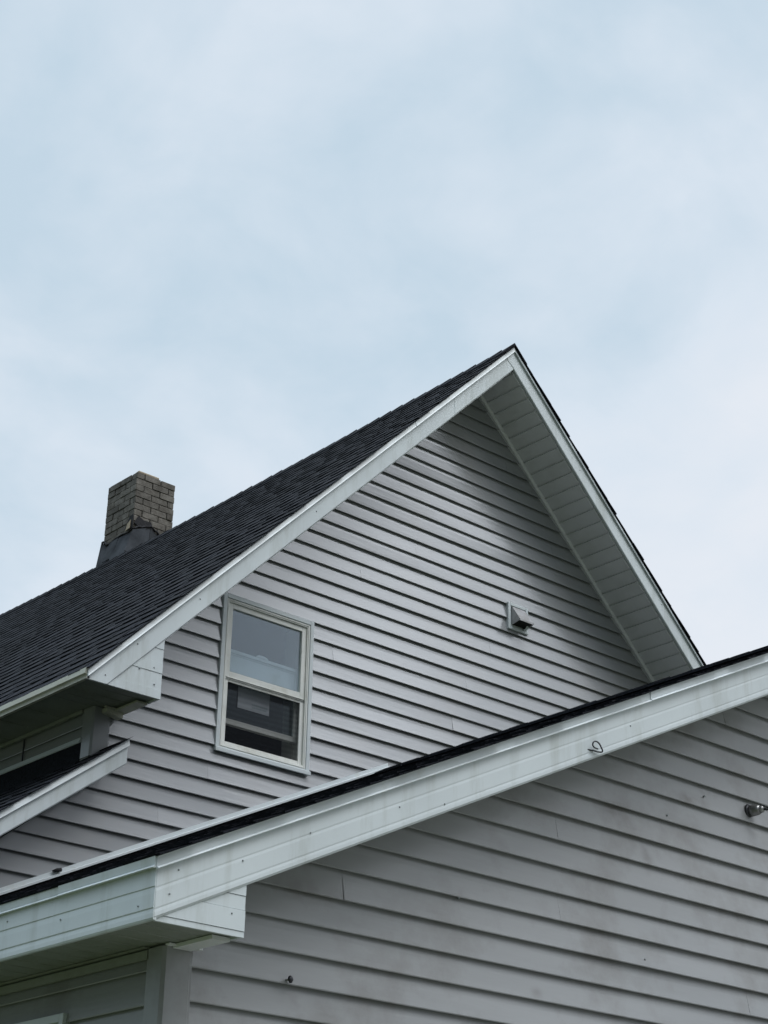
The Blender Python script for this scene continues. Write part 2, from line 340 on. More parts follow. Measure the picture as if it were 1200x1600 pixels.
def shingles(mb, O, d, u, n, length, slope, ex=0.143, seed=1, near_over=0.012, tabs=True, edge0=True):
    """asphalt courses: O eave corner, d along the eave, u up the slope, n normal"""
    rnd = random.Random(seed); O = Vector(O); d = Vector(d); u = Vector(u); n = Vector(n)
    k = 0; s = -0.012; ex0 = ex
    while s < slope-.01:
        s1 = min(s+ex+.02, slope); wob = .0045
        a0 = -near_over+rnd.uniform(-.007, .005)
        h = rnd.uniform(.0055, .0082)
        # base layer strip, cut into shingles about a metre long
        x = a0; first = True
        while x < length:
            x1 = min(length, x+(rnd.uniform(.3, .9) if first else .96+rnd.uniform(-.02, .02))); first = False
            hh = h+rnd.uniform(-.0015, .002); ds = rnd.uniform(-wob, wob)
            A = [O+d*x+u*(s+ds), O+d*(x1-.002)+u*(s+ds), O+d*(x1-.002)+u*(s+ds)+n*hh, O+d*x+u*(s+ds)+n*hh]
            B = [O+d*x+u*s1, O+d*(x1-.002)+u*s1, O+d*(x1-.002)+u*s1+n*.001, O+d*x+u*s1+n*.001]
            mb.loft(A, B, 0)
            x = x1
        if tabs:
            x = a0+rnd.uniform(0, .1)
            while x < length-.05:
                w = rnd.uniform(.09, .24); x1 = min(length, x+w); t = .0028+rnd.uniform(0, .0022); tp = .012
                ds = rnd.uniform(-.002, .002)
                sa, sb = s+ds-.0015, s1-.022
                A = [O+d*x+u*sa+n*h, O+d*x1+u*sa+n*h, O+d*x1+u*sa+n*(h+t), O+d*x+u*sa+n*(h+t)]
                B = [O+d*(x+tp)+u*sb+n*.001, O+d*(x1-tp)+u*sb+n*.001, O+d*(x1-tp)+u*sb+n*(.001+t*.6), O+d*(x+tp)+u*sb+n*(.001+t*.6)]
                mb.loft(A, B, 0)
                x = x1+rnd.uniform(.03, .12)
        s += ex0*rnd.uniform(.97, 1.03); k += 1

def caps_row(mb, xr_, zr, y0, y1, mL, mR, seed=3, w=.15):
    rnd = random.Random(seed); y = y0
    while y < y1:
        yb = y+.17; h0 = .012+rnd.uniform(-.002, .004); h1 = .004
        ax, bx = w*rnd.uniform(.95, 1.05), w*rnd.uniform(.95, 1.05)
        for side, m_, ww in ((-1, mL, ax), (1, mR, bx)):
            A = [(xr_, y, zr+h0+.006), (xr_+side*ww, y, zr-m_*ww+h0+.006), (xr_+side*ww, y, zr-m_*ww), (xr_, y, zr)]
            B = [(xr_, yb, zr+h1+.006), (xr_+side*ww, yb, zr-m_*ww+h1+.006), (xr_+side*ww, yb, zr-m_*ww), (xr_, yb, zr)]
            mb.loft([Vector(p) for p in A], [Vector(p) for p in B], 0)
        y += .143

def rake(mb, xa, xb, zf, y, prof, m=0, out=-1):
    """closed profile (outward, dz) swept in XZ along zf(x), vertical end cuts"""
    A = [Vector((xa, y+out*o, zf(xa)+dz)) for o, dz in prof]
    B = [Vector((xb, y+out*o, zf(xb)+dz)) for o, dz in prof]
    mb.loft(A, B, m)

def soffit_boards(mb, A, B, wv, w, thick=.012, m=0, gap=.006):
    """boards laid side by side from A to B, each spanning vector wv; V gap between"""
    A = Vector(A); B = Vector(B); wv = Vector(wv); L = (B-A).length; t = (B-A)/L
    up = t.cross(wv).normalized()
    if up.z < 0: up = -up
    x = 0
    while x < L-.004:
        x1 = min(x+w, L)
        p = [(x, .0), (x+.004, -.0), (x+.010, -.004), (x1-gap-.003, -.004), (x1-gap, 0.010), (x1, .010)]
        # lower skin with a bevelled lap, seen from underneath
        prof = [(x, thick), (x, thick-.004), (x+gap, thick-.004), (x+gap+.004, 0), (x1, 0), (x1, thick)]
        P0 = [A+t*a+up*b for a, b in prof]; P1 = [q+wv for q in P0]
        mb.loft(P0, P1, m)
        x = x1

# ================================================================== SETTING
GZ = -1.6
g = MB(); g.face([(-600, -600, GZ), (600, -600, GZ), (600, 600, GZ), (-600, 600, GZ)])
tag(g.build('ground', M['grass']), kind='structure')
g = MB(); g.box((3.2, -20, GZ-.05), (11.9, 5.0, GZ+.02)); tag(g.build('driveway', M['gravel']), kind='structure')

# ================================================================== HOUSE
WY, FY = 8.60, 8.20                # gable wall plane, rake fascia plane
XR, ZR = 8.49, 7.062               # ridge (deck)
mL, mR = 1.0125, 0.985
XL, XE = 5.31, 4.985               # left wall corner, left eave fascia
XRW = 11.90; XRE = 12.22
YB = 19.0
house = empty('house', (8.6, WY, GZ), 'two-storey house with grey siding, steep gable end and black shingle roof behind the garage', 'house')
ztop = lambda x: ZR-(mL*(XR-x) if x < XR else mR*(x-XR))     # top of the drip edge
zsofL = lambda x: 6.850-mL*(XR-x); zsofR = lambda x: 6.845-mR*(x-XR)
def sag(p):
    t = (p.y-FY)/7.6
    if 0 < t < 1.42:
        wgt = max(0, min(1, (p.z-3.4)/3.4)); return Vector((p.x, p.y, p.z-.045*math.sin(min(t, 1.42)*math.pi/1.0 if t < 1 else math.pi)*wgt))
    return p

# gable wall courses
lines = [6.240-.1118*k for k in range(18)]
while lines[-1] > GZ+.15: lines.append(lines[-1]-.1144)
lines = [6.240+.1118*k for k in range(8, 0, -1)]+lines
lines = sorted(lines)
def gxl(z):
    a = XR-(6.86-z)/mL
    if z > 3.44: return max(XL-.02, a)
    if z > 2.985: return XL
    return max(2.9, 5.40+(z-3.06)/.79)
def gxr(z): return min(XRW, XR+(6.86-z)/mR)
WIN = (6.205, 6.91, 3.415, 4.430)
mb = MB(); siding(mb, (0, WY, 0), (1, 0, 0), (0, -1, 0), lines, gxl, gxr, holes=[WIN], kinks=(2.985, 3.44), dx=.3, seed=4)
wallg = mb.build('gable_wall', M['vinyl'], house)
# side walls
sl_ = [3.357-.1144*k for k in range(-1, 44)]; sl_ = sorted([z for z in sl_ if z > GZ]+[3.466])
sl_ = [z for i, z in enumerate(sl_) if i == 0 or z-sl_[i-1] > .03]
mb = MB(); siding(mb, (XL, 0, 0), (0, 1, 0), (-1, 0, 0), sl_, lambda z: WY, lambda z: YB, dx=.6, seed=9, seams=lambda i, z: [9.36, 12.9, 16.5] if z > 3.1 else [10.6, 14.2])
mb.build('side_wall', M['vinyl'], house)
mb = MB(); siding(mb, (XRW, 0, 0), (0, 1, 0), (1, 0, 0), sl_, lambda z: WY, lambda z: YB, dx=1.5, seed=10)
mb.build('side_wall', M['vinyl'], house)
mb = MB(); siding(mb, (0, YB, 0), (1, 0, 0), (0, 1, 0), lines, lambda z: max(XL, XR-(6.86-z)/mL), gxr, dx=3, seed=11)
mb.build('back_wall', M['vinyl'], house)
# dark gap of the open seam on the side wall is real: a narrow J channel
mb = MB(); mb.box((XL-.022, 9.352, 3.13), (XL-.016, 9.362, 3.458)); mb.build('seam_channel', M['metal_dark'], house)

def corner_post(x, y, z0, z1, w=.098, d=.09, th=.025, parent=None, m='vinyl'):
    mb = MB()
    P = [(x-th, y-th), (x+w, y-th), (x+w, y-.002), (x+w-.012, y-.002), (x+w-.012, y-th+.006), (x+w-.012, y+.01), (x+.005, y+.01), (x+.005, y+d-.012), (x-th+.006, y+d-.012), (x-.002, y+d-.012), (x-.002, y+d), (x-th, y+d)]
    P = [(x-th+.012, y-th), (x+w-.012, y-th), (x+w-.008, y-th+.004), (x+w, y-th+.004), (x+w, y+.004), (x+.004, y+.004), (x+.004, y+d), (x-th+.004, y+d), (x-th+.004, y+d-.008), (x-th, y+d-.012), (x-th, y-th+.012)]
    A = [Vector((a, b, z0)) for a, b in P]; B = [Vector((a, b, z1)) for a, b in P]
    mb.loft(A, B); return mb.build('corner_post', M[m], parent)
corner_post(XL, WY, 3.155, 3.458, parent=house)

# roof: deck + shingles + ridge caps
roof = None
mb = MB()
for side in (-1, 1):
    m_, xe = (mL, XE+.006) if side < 0 else (mR, XRE)
    P = [(XR, FY+.01, ZR-.008), (xe, FY+.01, ztop(xe)-.008), (xe, FY+.01, ztop(xe)-.07), (XR, FY+.01, ZR-.07)]
    A = [Vector(p) for p in P]; B = [Vector((p[0], YB+.3, p[2])) for p in P]
    n = 16
    for i in range(n):
        a = [p+(q-p)*i/n for p, q in zip(A, B)]; b = [p+(q-p)*(i+1)/n for p, q in zip(A, B)]
        mb.loft(a, b, 1, caps=(i in (0, n-1)))
cL = 1/math.sqrt(1+mL*mL); cR = 1/math.sqrt(1+mR*mR)
shingles(mb, (XE, FY, ztop(XE)), (0, 1, 0), (cL, 0, mL*cL), (-mL*cL, 0, cL), YB+.3-FY, (XR-XE)/cL, seed=21, near_over=.038)
shingles(mb, (XRE, FY, ztop(XRE)), (0, 1, 0), (-cR, 0, mR*cR), (mR*cR, 0, cR), YB+.3-FY, (XRE-XR)/cR, seed=22, near_over=.037)
roof = mb.build('roof', [M['shingle'], M['room']], house, warp=sag)
mb = MB(); caps_row(mb, XR, ZR+.008, FY-.032, YB+.3, mL, mR, seed=5, w=.13)
mb.build('ridge_cap', M['shingle'], roof, warp=sag)

# rake fascias with drip edge
FH = -.205
def fprof(dz0, dz1, cr=()):
    p = [(.0, dz0), (.018, dz0)]
    for c in cr: p += [(.0180, c+.006), (.0170, c), (.018, c-.010)]
    p += [(.018, dz1+.008), (.014, dz1), (.0, dz1)]
    return p
dprof = [(.0, -.006), (.020, -.006), (.024, -.010), (.030, -.040), (.034, -.050), (.031, -.053), (.022, -.048), (.0, -.048)]
clipb = [((0, 0, 3.447), (0, 0, -1))]
mb = MB()
rake(mb, XE, 7.86, ztop, FY, fprof(-.045, FH, ()))
rake(mb, 7.86, XR-.0005, ztop, FY-.002, fprof(-.045, FH+.003, ()))
fL = mb.build('rake_fascia', M['white'], house, clips=clipb)
mb = MB(); rake(mb, XE-.004, 7.47, ztop, FY, dprof); rake(mb, 7.47, XR, ztop, FY-.003, dprof)
mb.build('drip_edge', M['drip'], fL)
mb = MB(); rake(mb, XR, XRE, ztop, FY-.0015, fprof(-.045, FH, ()))
# the right board runs on to the peak over the left one
fR = mb.build('rake_fascia', M['white'], house, clips=clipb)
mb = MB(); rake(mb, XR, XRE, ztop, FY, dprof); mb.build('drip_edge', M['drip'], fR)
mb = MB(); zz = ztop(XR)
mb.prism([(XR-.085, FY-.0205, zz-.135), (XR+.0, FY-.0205, zz-.052), (XR+.0, FY-.0205, FH+zz+.005)], (0, -.0025, 0)); mb.build('apex_plate', M['white'], fR)
mb = MB()
for (x, dz) in ((5.10, -.13), (5.30, -.09), (5.72, -.11), (6.6, -.12), (8.1, -.12), (9.2, -.12), (10.1, -.1)):
    nail((x, FY-.021, ztop(x)+dz), (0, .004, 0), .0042, fL)

# eave fascia (left), with drip edge
mb = MB()
ez = ztop(XE)
P = [(XE, ez), (XE-.016, ez-.002), (XE-.020, ez-.036), (XE-.010, ez-.040), (XE-.006, ez-.044), (XE-.006, 3.455), (XE-.010, 3.448), (XE+.012, 3.448), (XE+.012, ez)]
mb.loft([Vector((a, FY-.018, b)) for a, b in P], [Vector((a, YB+.3, b)) for a, b in P])
mb.build('eave_fascia', M['cream'], house)
mb = MB(); P = [(2*XRE-a if False else XRE+(XE-a), b+(ztop(XRE)-ez)) for a, b in P]
mb.loft([Vector((a, FY-.018, b)) for a, b in P], [Vector((a, YB+.3, b)) for a, b in P]); mb.build('eave_fascia', M['cream'], house)

# eave soffit and box return
mb = MB(); soffit_boards(mb, (XE+.012, WY, 3.462), (XE+.012, YB, 3.462), (XL-XE-.012-.001, 0, 0), .30)
soffit_boards(mb, (XE+.012, FY+.002, 3.462), (XE+.012, WY-.0005, 3.462), (5.482-XE-.012, 0, 0), .1)
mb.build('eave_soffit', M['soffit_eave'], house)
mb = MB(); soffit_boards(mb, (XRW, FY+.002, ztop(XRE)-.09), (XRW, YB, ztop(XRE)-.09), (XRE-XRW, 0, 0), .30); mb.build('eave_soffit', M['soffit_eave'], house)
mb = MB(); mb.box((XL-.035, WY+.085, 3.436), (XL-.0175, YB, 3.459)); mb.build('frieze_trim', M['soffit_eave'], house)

# return box face: lapped horizontal coil panels
def rface(mb, xa, xb, z0, z1, y, zf, th=.012):
    # polygon right of the rake underside, between z0 and z1
    inv = lambda z: xa+(z-zf(xa))/((zf(xb)-zf(xa))/(xb-xa))
    l0, l1 = max(xa+.006, inv(z0)-.03), max(xa+.006, inv(z1)-.03)
    pts = [(l0, z0), (xb, z0), (xb, z1), (min(l1, xb), z1)]
    mb.prism([(a, y, b) for a, b in pts], (0, th, 0))
mb = MB(); zb_ = lambda x: ztop(x)+FH
for k, (a, b) in enumerate(((3.448, 3.500), (3.5015, 3.605), (3.6065, 3.665), (3.6665, 3.755), (3.7565, 3.83))):
    rface(mb, XE, 5.490, a, b, FY-.010-.0025*((k+1) % 2), zb_)
mb.box((5.478, FY+.002, 3.4485), (5.4895, WY-.002, 3.80)); 
box = mb.build('eave_return', M['white'], house)
mb = MB()
for x, z in ((5.44, 3.53), (5.43, 3.63), (5.33, 3.60)):
    nail((x, FY-.0145, z), (0, .005, 0), .005, box)
# broken cream bracket under the return
mb = MB(); mb.prism([(5.345, 8.575, 3.452), (5.345, 8.575, 3.425), (5.455, 8.575, 3.405), (5.462, 8.575, 3.445)], (0, -.055, 0)); mb.box((5.33, 8.515, 3.446), (5.47, 8.53, 3.456))
mb.build('trim_block', M['cream'], house)
mb = MB(); P = [(5.40, 8.30, 3.451), (5.478, 8.30, 3.451), (5.478, 8.57, 3.451), (5.40, 8.57, 3.451)]; mb.prism(P, (0, 0, -.012)); mb.build('soffit_channel', M['cream'], house)

# sloped rake soffits and the trim where they meet the wall
mb = MB(); S0 = (XR, FY+.004, zsofR(XR)); S1 = (XRW-.2, FY+.004, zsofR(XRW-.2))
soffit_boards(mb, S0, S1, (0, WY-FY-.004, 0), .1115, thick=.018, gap=.012); mb.build('rake_soffit', M['soffit'], house)
mb = MB(); S0 = (XR, FY+.004, zsofL(XR)); S1 = (5.40, FY+.004, zsofL(5.40))
soffit_boards(mb, S0, S1, (0, WY-FY-.004, 0), .1115, thick=.018, gap=.012); mb.build('rake_soffit', M['soffit'], house)
mb = MB()
pr = [(.0, .012), (.034, .012), (.036, -.006), (.030, -.036), (.0, -.036)]
rake(mb, XR, 10.03, lambda x: zsofR(x)-.002, WY, pr); rake(mb, 10.032, XRW, lambda x: zsofR(x)-.002, WY-.003, pr)
mb.build('frieze_trim', M['soffit'], house)
mb = MB(); rake(mb, 5.5, XR, lambda x: zsofL(x)-.002, WY, pr); mb.build('frieze_trim', M['soffit'], house)

# ---------------------------------------------------------------- chimney
cx0, cx1, cy0, cy1, cz1 = 8.62, 9.085, 13.567, 14.085, 8.012
mb = MB(); mb.box((cx0+.012, cy0+.012, 6.2), (cx1-.012, cy1-.012, cz1-.01), 1)
rnd = random.Random(5); h = .068; z = cz1-h; row = 0
while z > 6.3:
    for face in range(4):
        L = (cx1-cx0) if face in (0, 2) else (cy1-cy0)
        x = 0 if row % 2 else -.098
        while x < L-.005:
            a, b = max(0, x), min(L, x+.190)
            if b-a > .03:
                p = rnd.uniform(-.004, .005); g_ = rnd.uniform(.0015, .0032)
                if face == 0: q = ((cx0+a+g_, cy0-p, z+g_), (cx0+b-g_, cy0+.05, z+h-g_))
                if face == 2: q = ((cx0+a+g_, cy1-.05, z+g_), (cx0+b-g_, cy1+p, z+h-g_))
                if face == 1: q = ((cx0-p, cy0+a+g_, z+g_), (cx0+.05, cy0+b-g_, z+h-g_))
                if face == 3: q = ((cx1-.05, cy0+a+g_, z+g_), (cx1+p, cy0+b-g_, z+h-g_))
                mb.box(*q, 0)
            x += .195
    z -= h; row += 1
chim = mb.build('chimney', [M['brick'], M['mortar']], house, bevel=.004)
mb = MB(); mb.prism([(cx0+.02, cy0+.005, cz1), (cx0+.27, cy0+.005, cz1), (cx0+.265, cy0+.11, cz1), (cx0+.03, cy0+.12, cz1)], (0, 0, .022))
mb.build('cap_stone', M['brick_light'], chim, bevel=.006)
mb = MB(); mb.box((cx0+.06, cy0+.16, cz1-.012), (cx1-.06, cy1-.06, cz1+.006)); mb.build('cap_mortar', M['mortar'], chim)
# skirt flashing: sheets dressed from the brick down on to the ridge
def sheet(mb, pts, th=.008, m=0):
    pts = [Vector(p) for p in pts]; n = (pts[1]-pts[0]).cross(pts[-1]-pts[0]).normalized(); mb.prism(pts, n*th, m)
mb = MB()
rz = 6.985
sheet(mb, [(cx0-.012, cy1+.02, 7.40), (cx0-.012, 13.98, 7.31), (8.47, 13.88, rz), (8.485, cy1-.10, rz)])
sheet(mb, [(cx0-.010, 13.99, 7.33), (cx0-.010, 13.80, 7.33), (8.475, 13.72, rz-.01), (8.47, 13.90, rz)])
sheet(mb, [(cx0-.012, 13.81, 7.36), (cx0-.014, cy0-.02, 7.33), (8.47, cy0-.08, rz-.01), (8.465, 13.74, rz-.01)])
sheet(mb, [(cx0-.02, cy0-.012, 7.34), (cx0+.20, cy0-.012, 7.45), (8.74, cy0-.10, 6.95), (8.47, cy0-.09, rz-.01)])
sheet(mb, [(cx0+.20, cy0-.014, 7.45), (cx0+.29, cy0-.012, 7.39), (8.96, cy0-.08, 6.9), (8.73, cy0-.11, 6.95)])
sheet(mb, [(cx0-.022, 13.93, 7.335), (cx0-.022, 13.78, 7.345), (8.505, 13.74, 7.08), (8.505, 13.90, 7.08)])
sheet(mb, [(cx0-.01, cy0-.024, 7.36), (cx0+.14, cy0-.024, 7.42), (8.66, cy0-.075, 7.10), (8.50, cy0-.072, 7.08)])
fl = mb.build('flashing', M['lead'], chim)
mb = MB(); sheet(mb, [(cx0-.03, cy0+.06, 7.44), (cx0-.03, cy0+.005, 7.47), (cx0-.035, cy0+.01, 7.38), (cx0-.03, cy0+.09, 7.37)]); mb.build('mortar_smear', M['brick_light'], chim)
mb = MB()
sheet(mb, [(cx0-.020, cy0+.12, 7.40), (cx0-.02, cy0+.04, 7.52), (cx0-.02, cy0-.02, 7.53), (cx0-.02, cy0-.02, 7.38)])
sheet(mb, [(cx0-.0, cy0-.016, 7.44), (cx0+.05, cy0-.016, 7.53), (cx0+.11, cy0-.016, 7.50), (cx0+.20, cy0-.016, 7.505), (cx0+.24, cy0-.016, 7.42), (cx0+.1, cy0-.016, 7.40)])
mb.build('tar_patch', M['tar'], chim)
mb = MB(); 
def bead(pts, r):
    P = []
    for i in range(len(pts)-1):
        a, b = Vector(pts[i]), Vector(pts[i+1])
        for k in range(4): P.append(a+(b-a)*k/4+Vector((0, 0, rnd.uniform(-.014, .014))))
    P.append(Vector(pts[-1])); mb.tube(P, [r*rnd.uniform(.6, 1.4) for _ in P], 0, 7)
bead([(cx0-.014, cy1+.0, 7.40), (cx0-.014, 13.98, 7.33), (cx0-.014, 13.80, 7.35), (cx0-.014, cy0-.01, 7.37), (cx0+.06, cy0-.014, 7.42), (cx0+.20, cy0-.016, 7.46), (cx0+.30, cy0-.014, 7.40)], .010)
mb.build('tar_bead', M['tar'], chim)

# ---------------------------------------------------------------- upstairs window
wx0, wx1, wz0, wz1 = 6.180, 6.935, 3.392, 4.452
def ring(mb, x0, x1, z0, z1, w, y0, y1, m=0, wb=None, wt=None):
    wb = w if wb is None else wb; wt = w if wt is None else wt
    mb.box((x0, y0, z0), (x0+w, y1, z1), m); mb.box((x1-w, y0, z0), (x1, y1, z1), m)
    mb.box((x0+w, y0+.0006, z0), (x1-w, y1, z0+wb), m); mb.box((x0+w, y0+.0006, z1-wt), (x1-w, y1, z1), m)
mb = MB(); ring(mb, wx0, wx1, wz0, wz1, .030, WY-.0265, WY+.01)
mb.box((wx0-.004, WY-.037, wz0-.006), (wx1+.004, WY-.0268, wz0+.022))
win = mb.build('window', M['drip'], house, bevel=.003)
mb = MB(); ring(mb, wx0+.0305, wx1-.0305, wz0+.0305, wz1-.0305, .022, WY-.020, WY+.09)
ring(mb, wx0+.036, wx1-.036, wz0+.036, wz1-.036, .008, WY-.024, WY-.0205)
mb.build('frame', M['pvc'], win, bevel=.002)
mid = 3.925
sx0, sx1 = wx0+.053, wx1-.053
mb = MB(); ring(mb, sx0, sx1, mid-.030, wz1-.053, .036, WY-.010, WY+.022, wb=.040, wt=.034)
for k in range(3): mb.box((sx0+.002, WY-.016+.004*k, mid-.036-.008*k), (sx1-.002, WY+.02, mid-.031-.008*k))
mb.build('upper_sash', M['pvc'], win, bevel=.002)
mb = MB(); mb.box((sx0+.034, WY+.004, mid+.008), (sx1-.034, WY+.008, wz1-.085)); mb.build('upper_pane', M['glass'], win)
# screen frame in the lower half
mb = MB(); ring(mb, sx0, sx1, wz0+.053, mid-.052, .030, WY-.006, WY+.006, wb=.026, wt=.008); mb.build('screen_frame', M['pvc'], win, bevel=.002)
mb = MB(); mb.face([(sx0+.029, WY+.001, wz0+.078), (sx1-.029, WY+.001, wz0+.078), (sx1-.029, WY+.001, mid-.059), (sx0+.029, WY+.001, mid-.059)]); mb.build('insect_screen', M['screen'], win)
# raised lower sash, inside plane
lz0, lz1 = 3.605, 4.108
mb = MB(); ring(mb, sx0+.012, sx1-.012, lz0, lz1, .030, WY+.036, WY+.064, wb=.036, wt=.022)
mb.box((sx0+.04, WY+.046, lz1-.145), (sx1-.04, WY+.060, lz1-.022)); mb.box((sx0+.04, WY+.042, lz1-.034), (sx1-.04, WY+.047, lz1-.0225))
ls = mb.build('lower_sash', M['pvc'], win, bevel=.002)
mb = MB(); mb.box((sx0+.040, WY+.048, lz0+.034), (sx1-.040, WY+.052, lz1-.146)); mb.build('lower_pane', M['glass_low'], win)
mb = MB(); c = (sx0+sx1)/2
P = [(c-.05, lz1), (c-.035, lz1+.014), (c-.01, lz1+.018), (c+.02, lz1+.018), (c+.045, lz1+.010), (c+.055, lz1)]
mb.prism([(a, WY+.034, b) for a, b in P], (0, .022, 0)); mb.build('sash_lock', M['pvc'], win, bevel=.003)
mb = MB(); mb.box((6.385, WY+.0445, 3.735), (6.64, WY+.047, 3.885)); st = mb.build('sticker', M['paper'], win)
mb = MB(); rr = random.Random(3); x = 6.50
for (a, z_) in ((6.50, 3.756), (6.50, 3.775)):
    x = a
    while x < 6.62:
        w = rr.uniform(.006, .016); mb.box((x, WY+.0435, z_), (x+w, WY+.0443, z_+.010)); x += w+.005
mb.build('sticker_print', M['ink'], win)
# dim room behind
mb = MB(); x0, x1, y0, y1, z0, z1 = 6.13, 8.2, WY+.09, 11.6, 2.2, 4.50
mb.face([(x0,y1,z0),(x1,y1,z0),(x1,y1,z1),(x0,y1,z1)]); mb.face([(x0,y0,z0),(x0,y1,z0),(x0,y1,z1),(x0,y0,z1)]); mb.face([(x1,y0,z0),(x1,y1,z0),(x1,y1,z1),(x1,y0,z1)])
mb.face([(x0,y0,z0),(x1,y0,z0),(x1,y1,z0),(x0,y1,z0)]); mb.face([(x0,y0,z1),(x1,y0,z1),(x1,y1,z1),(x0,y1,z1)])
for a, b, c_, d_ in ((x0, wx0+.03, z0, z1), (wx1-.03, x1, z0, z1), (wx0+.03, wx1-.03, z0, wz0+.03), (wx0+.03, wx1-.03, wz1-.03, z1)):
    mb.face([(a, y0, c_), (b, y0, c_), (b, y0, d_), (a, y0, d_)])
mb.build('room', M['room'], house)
mb = MB(); mb.box((wx1-.060, WY+.0905, wz0+.02), (wx1-.0305, WY+.20, wz1-.03)); mb.build('jamb', M['pvc'], win)
mb = MB(); mb.box((wx0+.0305, WY+.0905, wz0+.02), (wx0+.045, WY+.20, wz1-.03)); mb.build('jamb', M['pvc'], win)

# ---------------------------------------------------------------- dryer vent
vx0, vx1, vz0, vz1 = 8.784, 8.998, 4.925, 5.140
mb = MB(); ring(mb, vx0, vx1, vz0, vz1, .026, WY-.032, WY+.0)
mb.box((vx0+.02, WY-.022, vz0+.02), (vx1-.02, WY-.002, vz1-.02))
vent = mb.build('exhaust_vent', M['drip'], house, bevel=.004)
mb = MB()
ax0, ax1 = vx0+.036, vx1-.028
zt_, zb2 = vz1-.030, vz0+.048
yo = WY-.112
pts = {'tl': (ax0+.006, WY-.030, zt_), 'tr': (ax1-.006, WY-.030, zt_), 'ol': (ax0, yo, zb2+.018), 'or': (ax1, yo, zb2+.018), 'ol2': (ax0, yo, zb2+.004), 'or2': (ax1, yo, zb2+.004), 'bl': (ax0, WY-.030, zb2-.012), 'br': (ax1, WY-.030, zb2-.012)}
def q(*k, inward=(0, 0, 0)):
    P = [Vector(pts[a]) for a in k]; mb.prism(P, inward)
q('tl', 'tr', 'or', 'ol', inward=(0, .002, -.004)); q('ol', 'or', 'or2', 'ol2', inward=(0, .003, 0))
q('tl', 'ol', 'ol2', 'bl', inward=(.003, 0, 0)); q('tr', 'or', 'or2', 'br', inward=(-.003, 0, 0))
mb.build('hood', M['hood'], vent)
mb = MB(); mb.box((ax0+.004, WY-.028, zb2-.006), (ax1-.004, WY-.024, zt_-.004)); mb.prism([(ax0+.004, yo+.006, zb2+.010), (ax1-.004, yo+.006, zb2+.010), (ax1-.004, WY-.034, zb2-.006), (ax0+.004, WY-.034, zb2-.006)], (0, 0, .002)); mb.build('throat_shade', M['dark'], vent)  # black back and sheet put in for the shade inside the hood
mb = MB(); mb.prism([(ax1-.03, yo+.04, zb2-.004), (ax1, yo+.045, zb2-.006), (ax1, yo+.085, zb2-.026), (ax1-.028, yo+.08, zb2-.03)], (0, 0, .004)); mb.build('flap', M['drip'], vent)

# ================================================================== LEAN-TO roof on the left of the house
LF = 8.40
lz = lambda x: 3.232+.752*(x-5.414)
mb = MB(); xs = 2.75
c_ = 1/math.sqrt(1+.752**2)
P = [(5.414, lz(5.414)-.010), (xs, lz(xs)-.010), (xs, lz(xs)-.06), (5.414, lz(5.414)-.06)]
P2 = [(XL-.003, lz(XL)-.010), (xs, lz(xs)-.010), (xs, lz(xs)-.06), (XL-.003, lz(XL)-.06)]
mb.loft([Vector((a, LF+.012, b)) for a, b in P], [Vector((a, WY-.025, b)) for a, b in P], 1)
mb.loft([Vector((a, WY-.0245, b)) for a, b in P2], [Vector((a, 13.5, b)) for a, b in P2], 1)
shingles(mb, (xs, LF, lz(xs)), (0, 1, 0), (c_, 0, .752*c_), (-.752*c_, 0, c_), 5.1, (XL-.045-xs)/c_, seed=31, ex=.137)
shingles(mb, (4.6, LF, lz(4.6)+.002), (0, 1, 0), (c_, 0, .752*c_), (-.752*c_, 0, c_), WY-.02-LF, (5.435-4.6)/c_, seed=32, ex=.137, near_over=.036)
lroof = mb.build('side_roof', [M['shingle'], M['room']], house)
mb = MB(); rake(mb, xs, 5.420, lz, LF, fprof(-.035, -.150, ())); lf = mb.build('rake_fascia', M['white'], house)
mb = MB(); rake(mb, xs, 5.424, lz, LF, [(.0, .002), (.020, .002), (.023, -.002), (.030, -.034), (.032, -.042), (.022, -.038), (0, -.038)]); mb.build('drip_edge', M['drip'], lf)
mb = MB(); rake(mb, xs, 5.40, lambda x: lz(x)-.150, WY-.001, [(0, 0), (WY-LF-.001, 0), (WY-LF-.001, .01), (0, .01)]); mb.build('rake_soffit', M['soffit_eave'], house)
mb = MB(); rake(mb, xs, 5.33, lambda x: lz(x)-.150, WY, [(0, 0), (.03, 0), (.03, -.022), (0, -.022)]); mb.build('frieze_trim', M['soffit'], house)
mb = MB(); 
P = [(XL-.018, 3.288), (XL-.028, 3.288), (XL-.036, 3.258), (XL-.031, 3.254), (XL-.018, 3.262)]
mb.loft([Vector((a, WY+.088, b)) for a, b in P], [Vector((a, 13.5, b)) for a, b in P]); mb.build('wall_flashing', M['drip'], house)
mb = MB(); mb.box((XL-.026, WY+.086, 3.12), (XL-.0205, 13.5, 3.257)); mb.build('shadow_gap_strip', M['shingle'], house)  # dark strip standing in for shingles and the shadow gap below the flashing
mb = MB(); siding(mb, (2.9, 0, 0), (0, 1, 0), (-1, 0, 0), [z for z in sorted(3.357-.1144*k for k in range(21, 44)) if z > GZ], lambda z: WY, lambda z: 13.5, dx=2, seed=12); mb.build('side_wall', M['vinyl'], house)

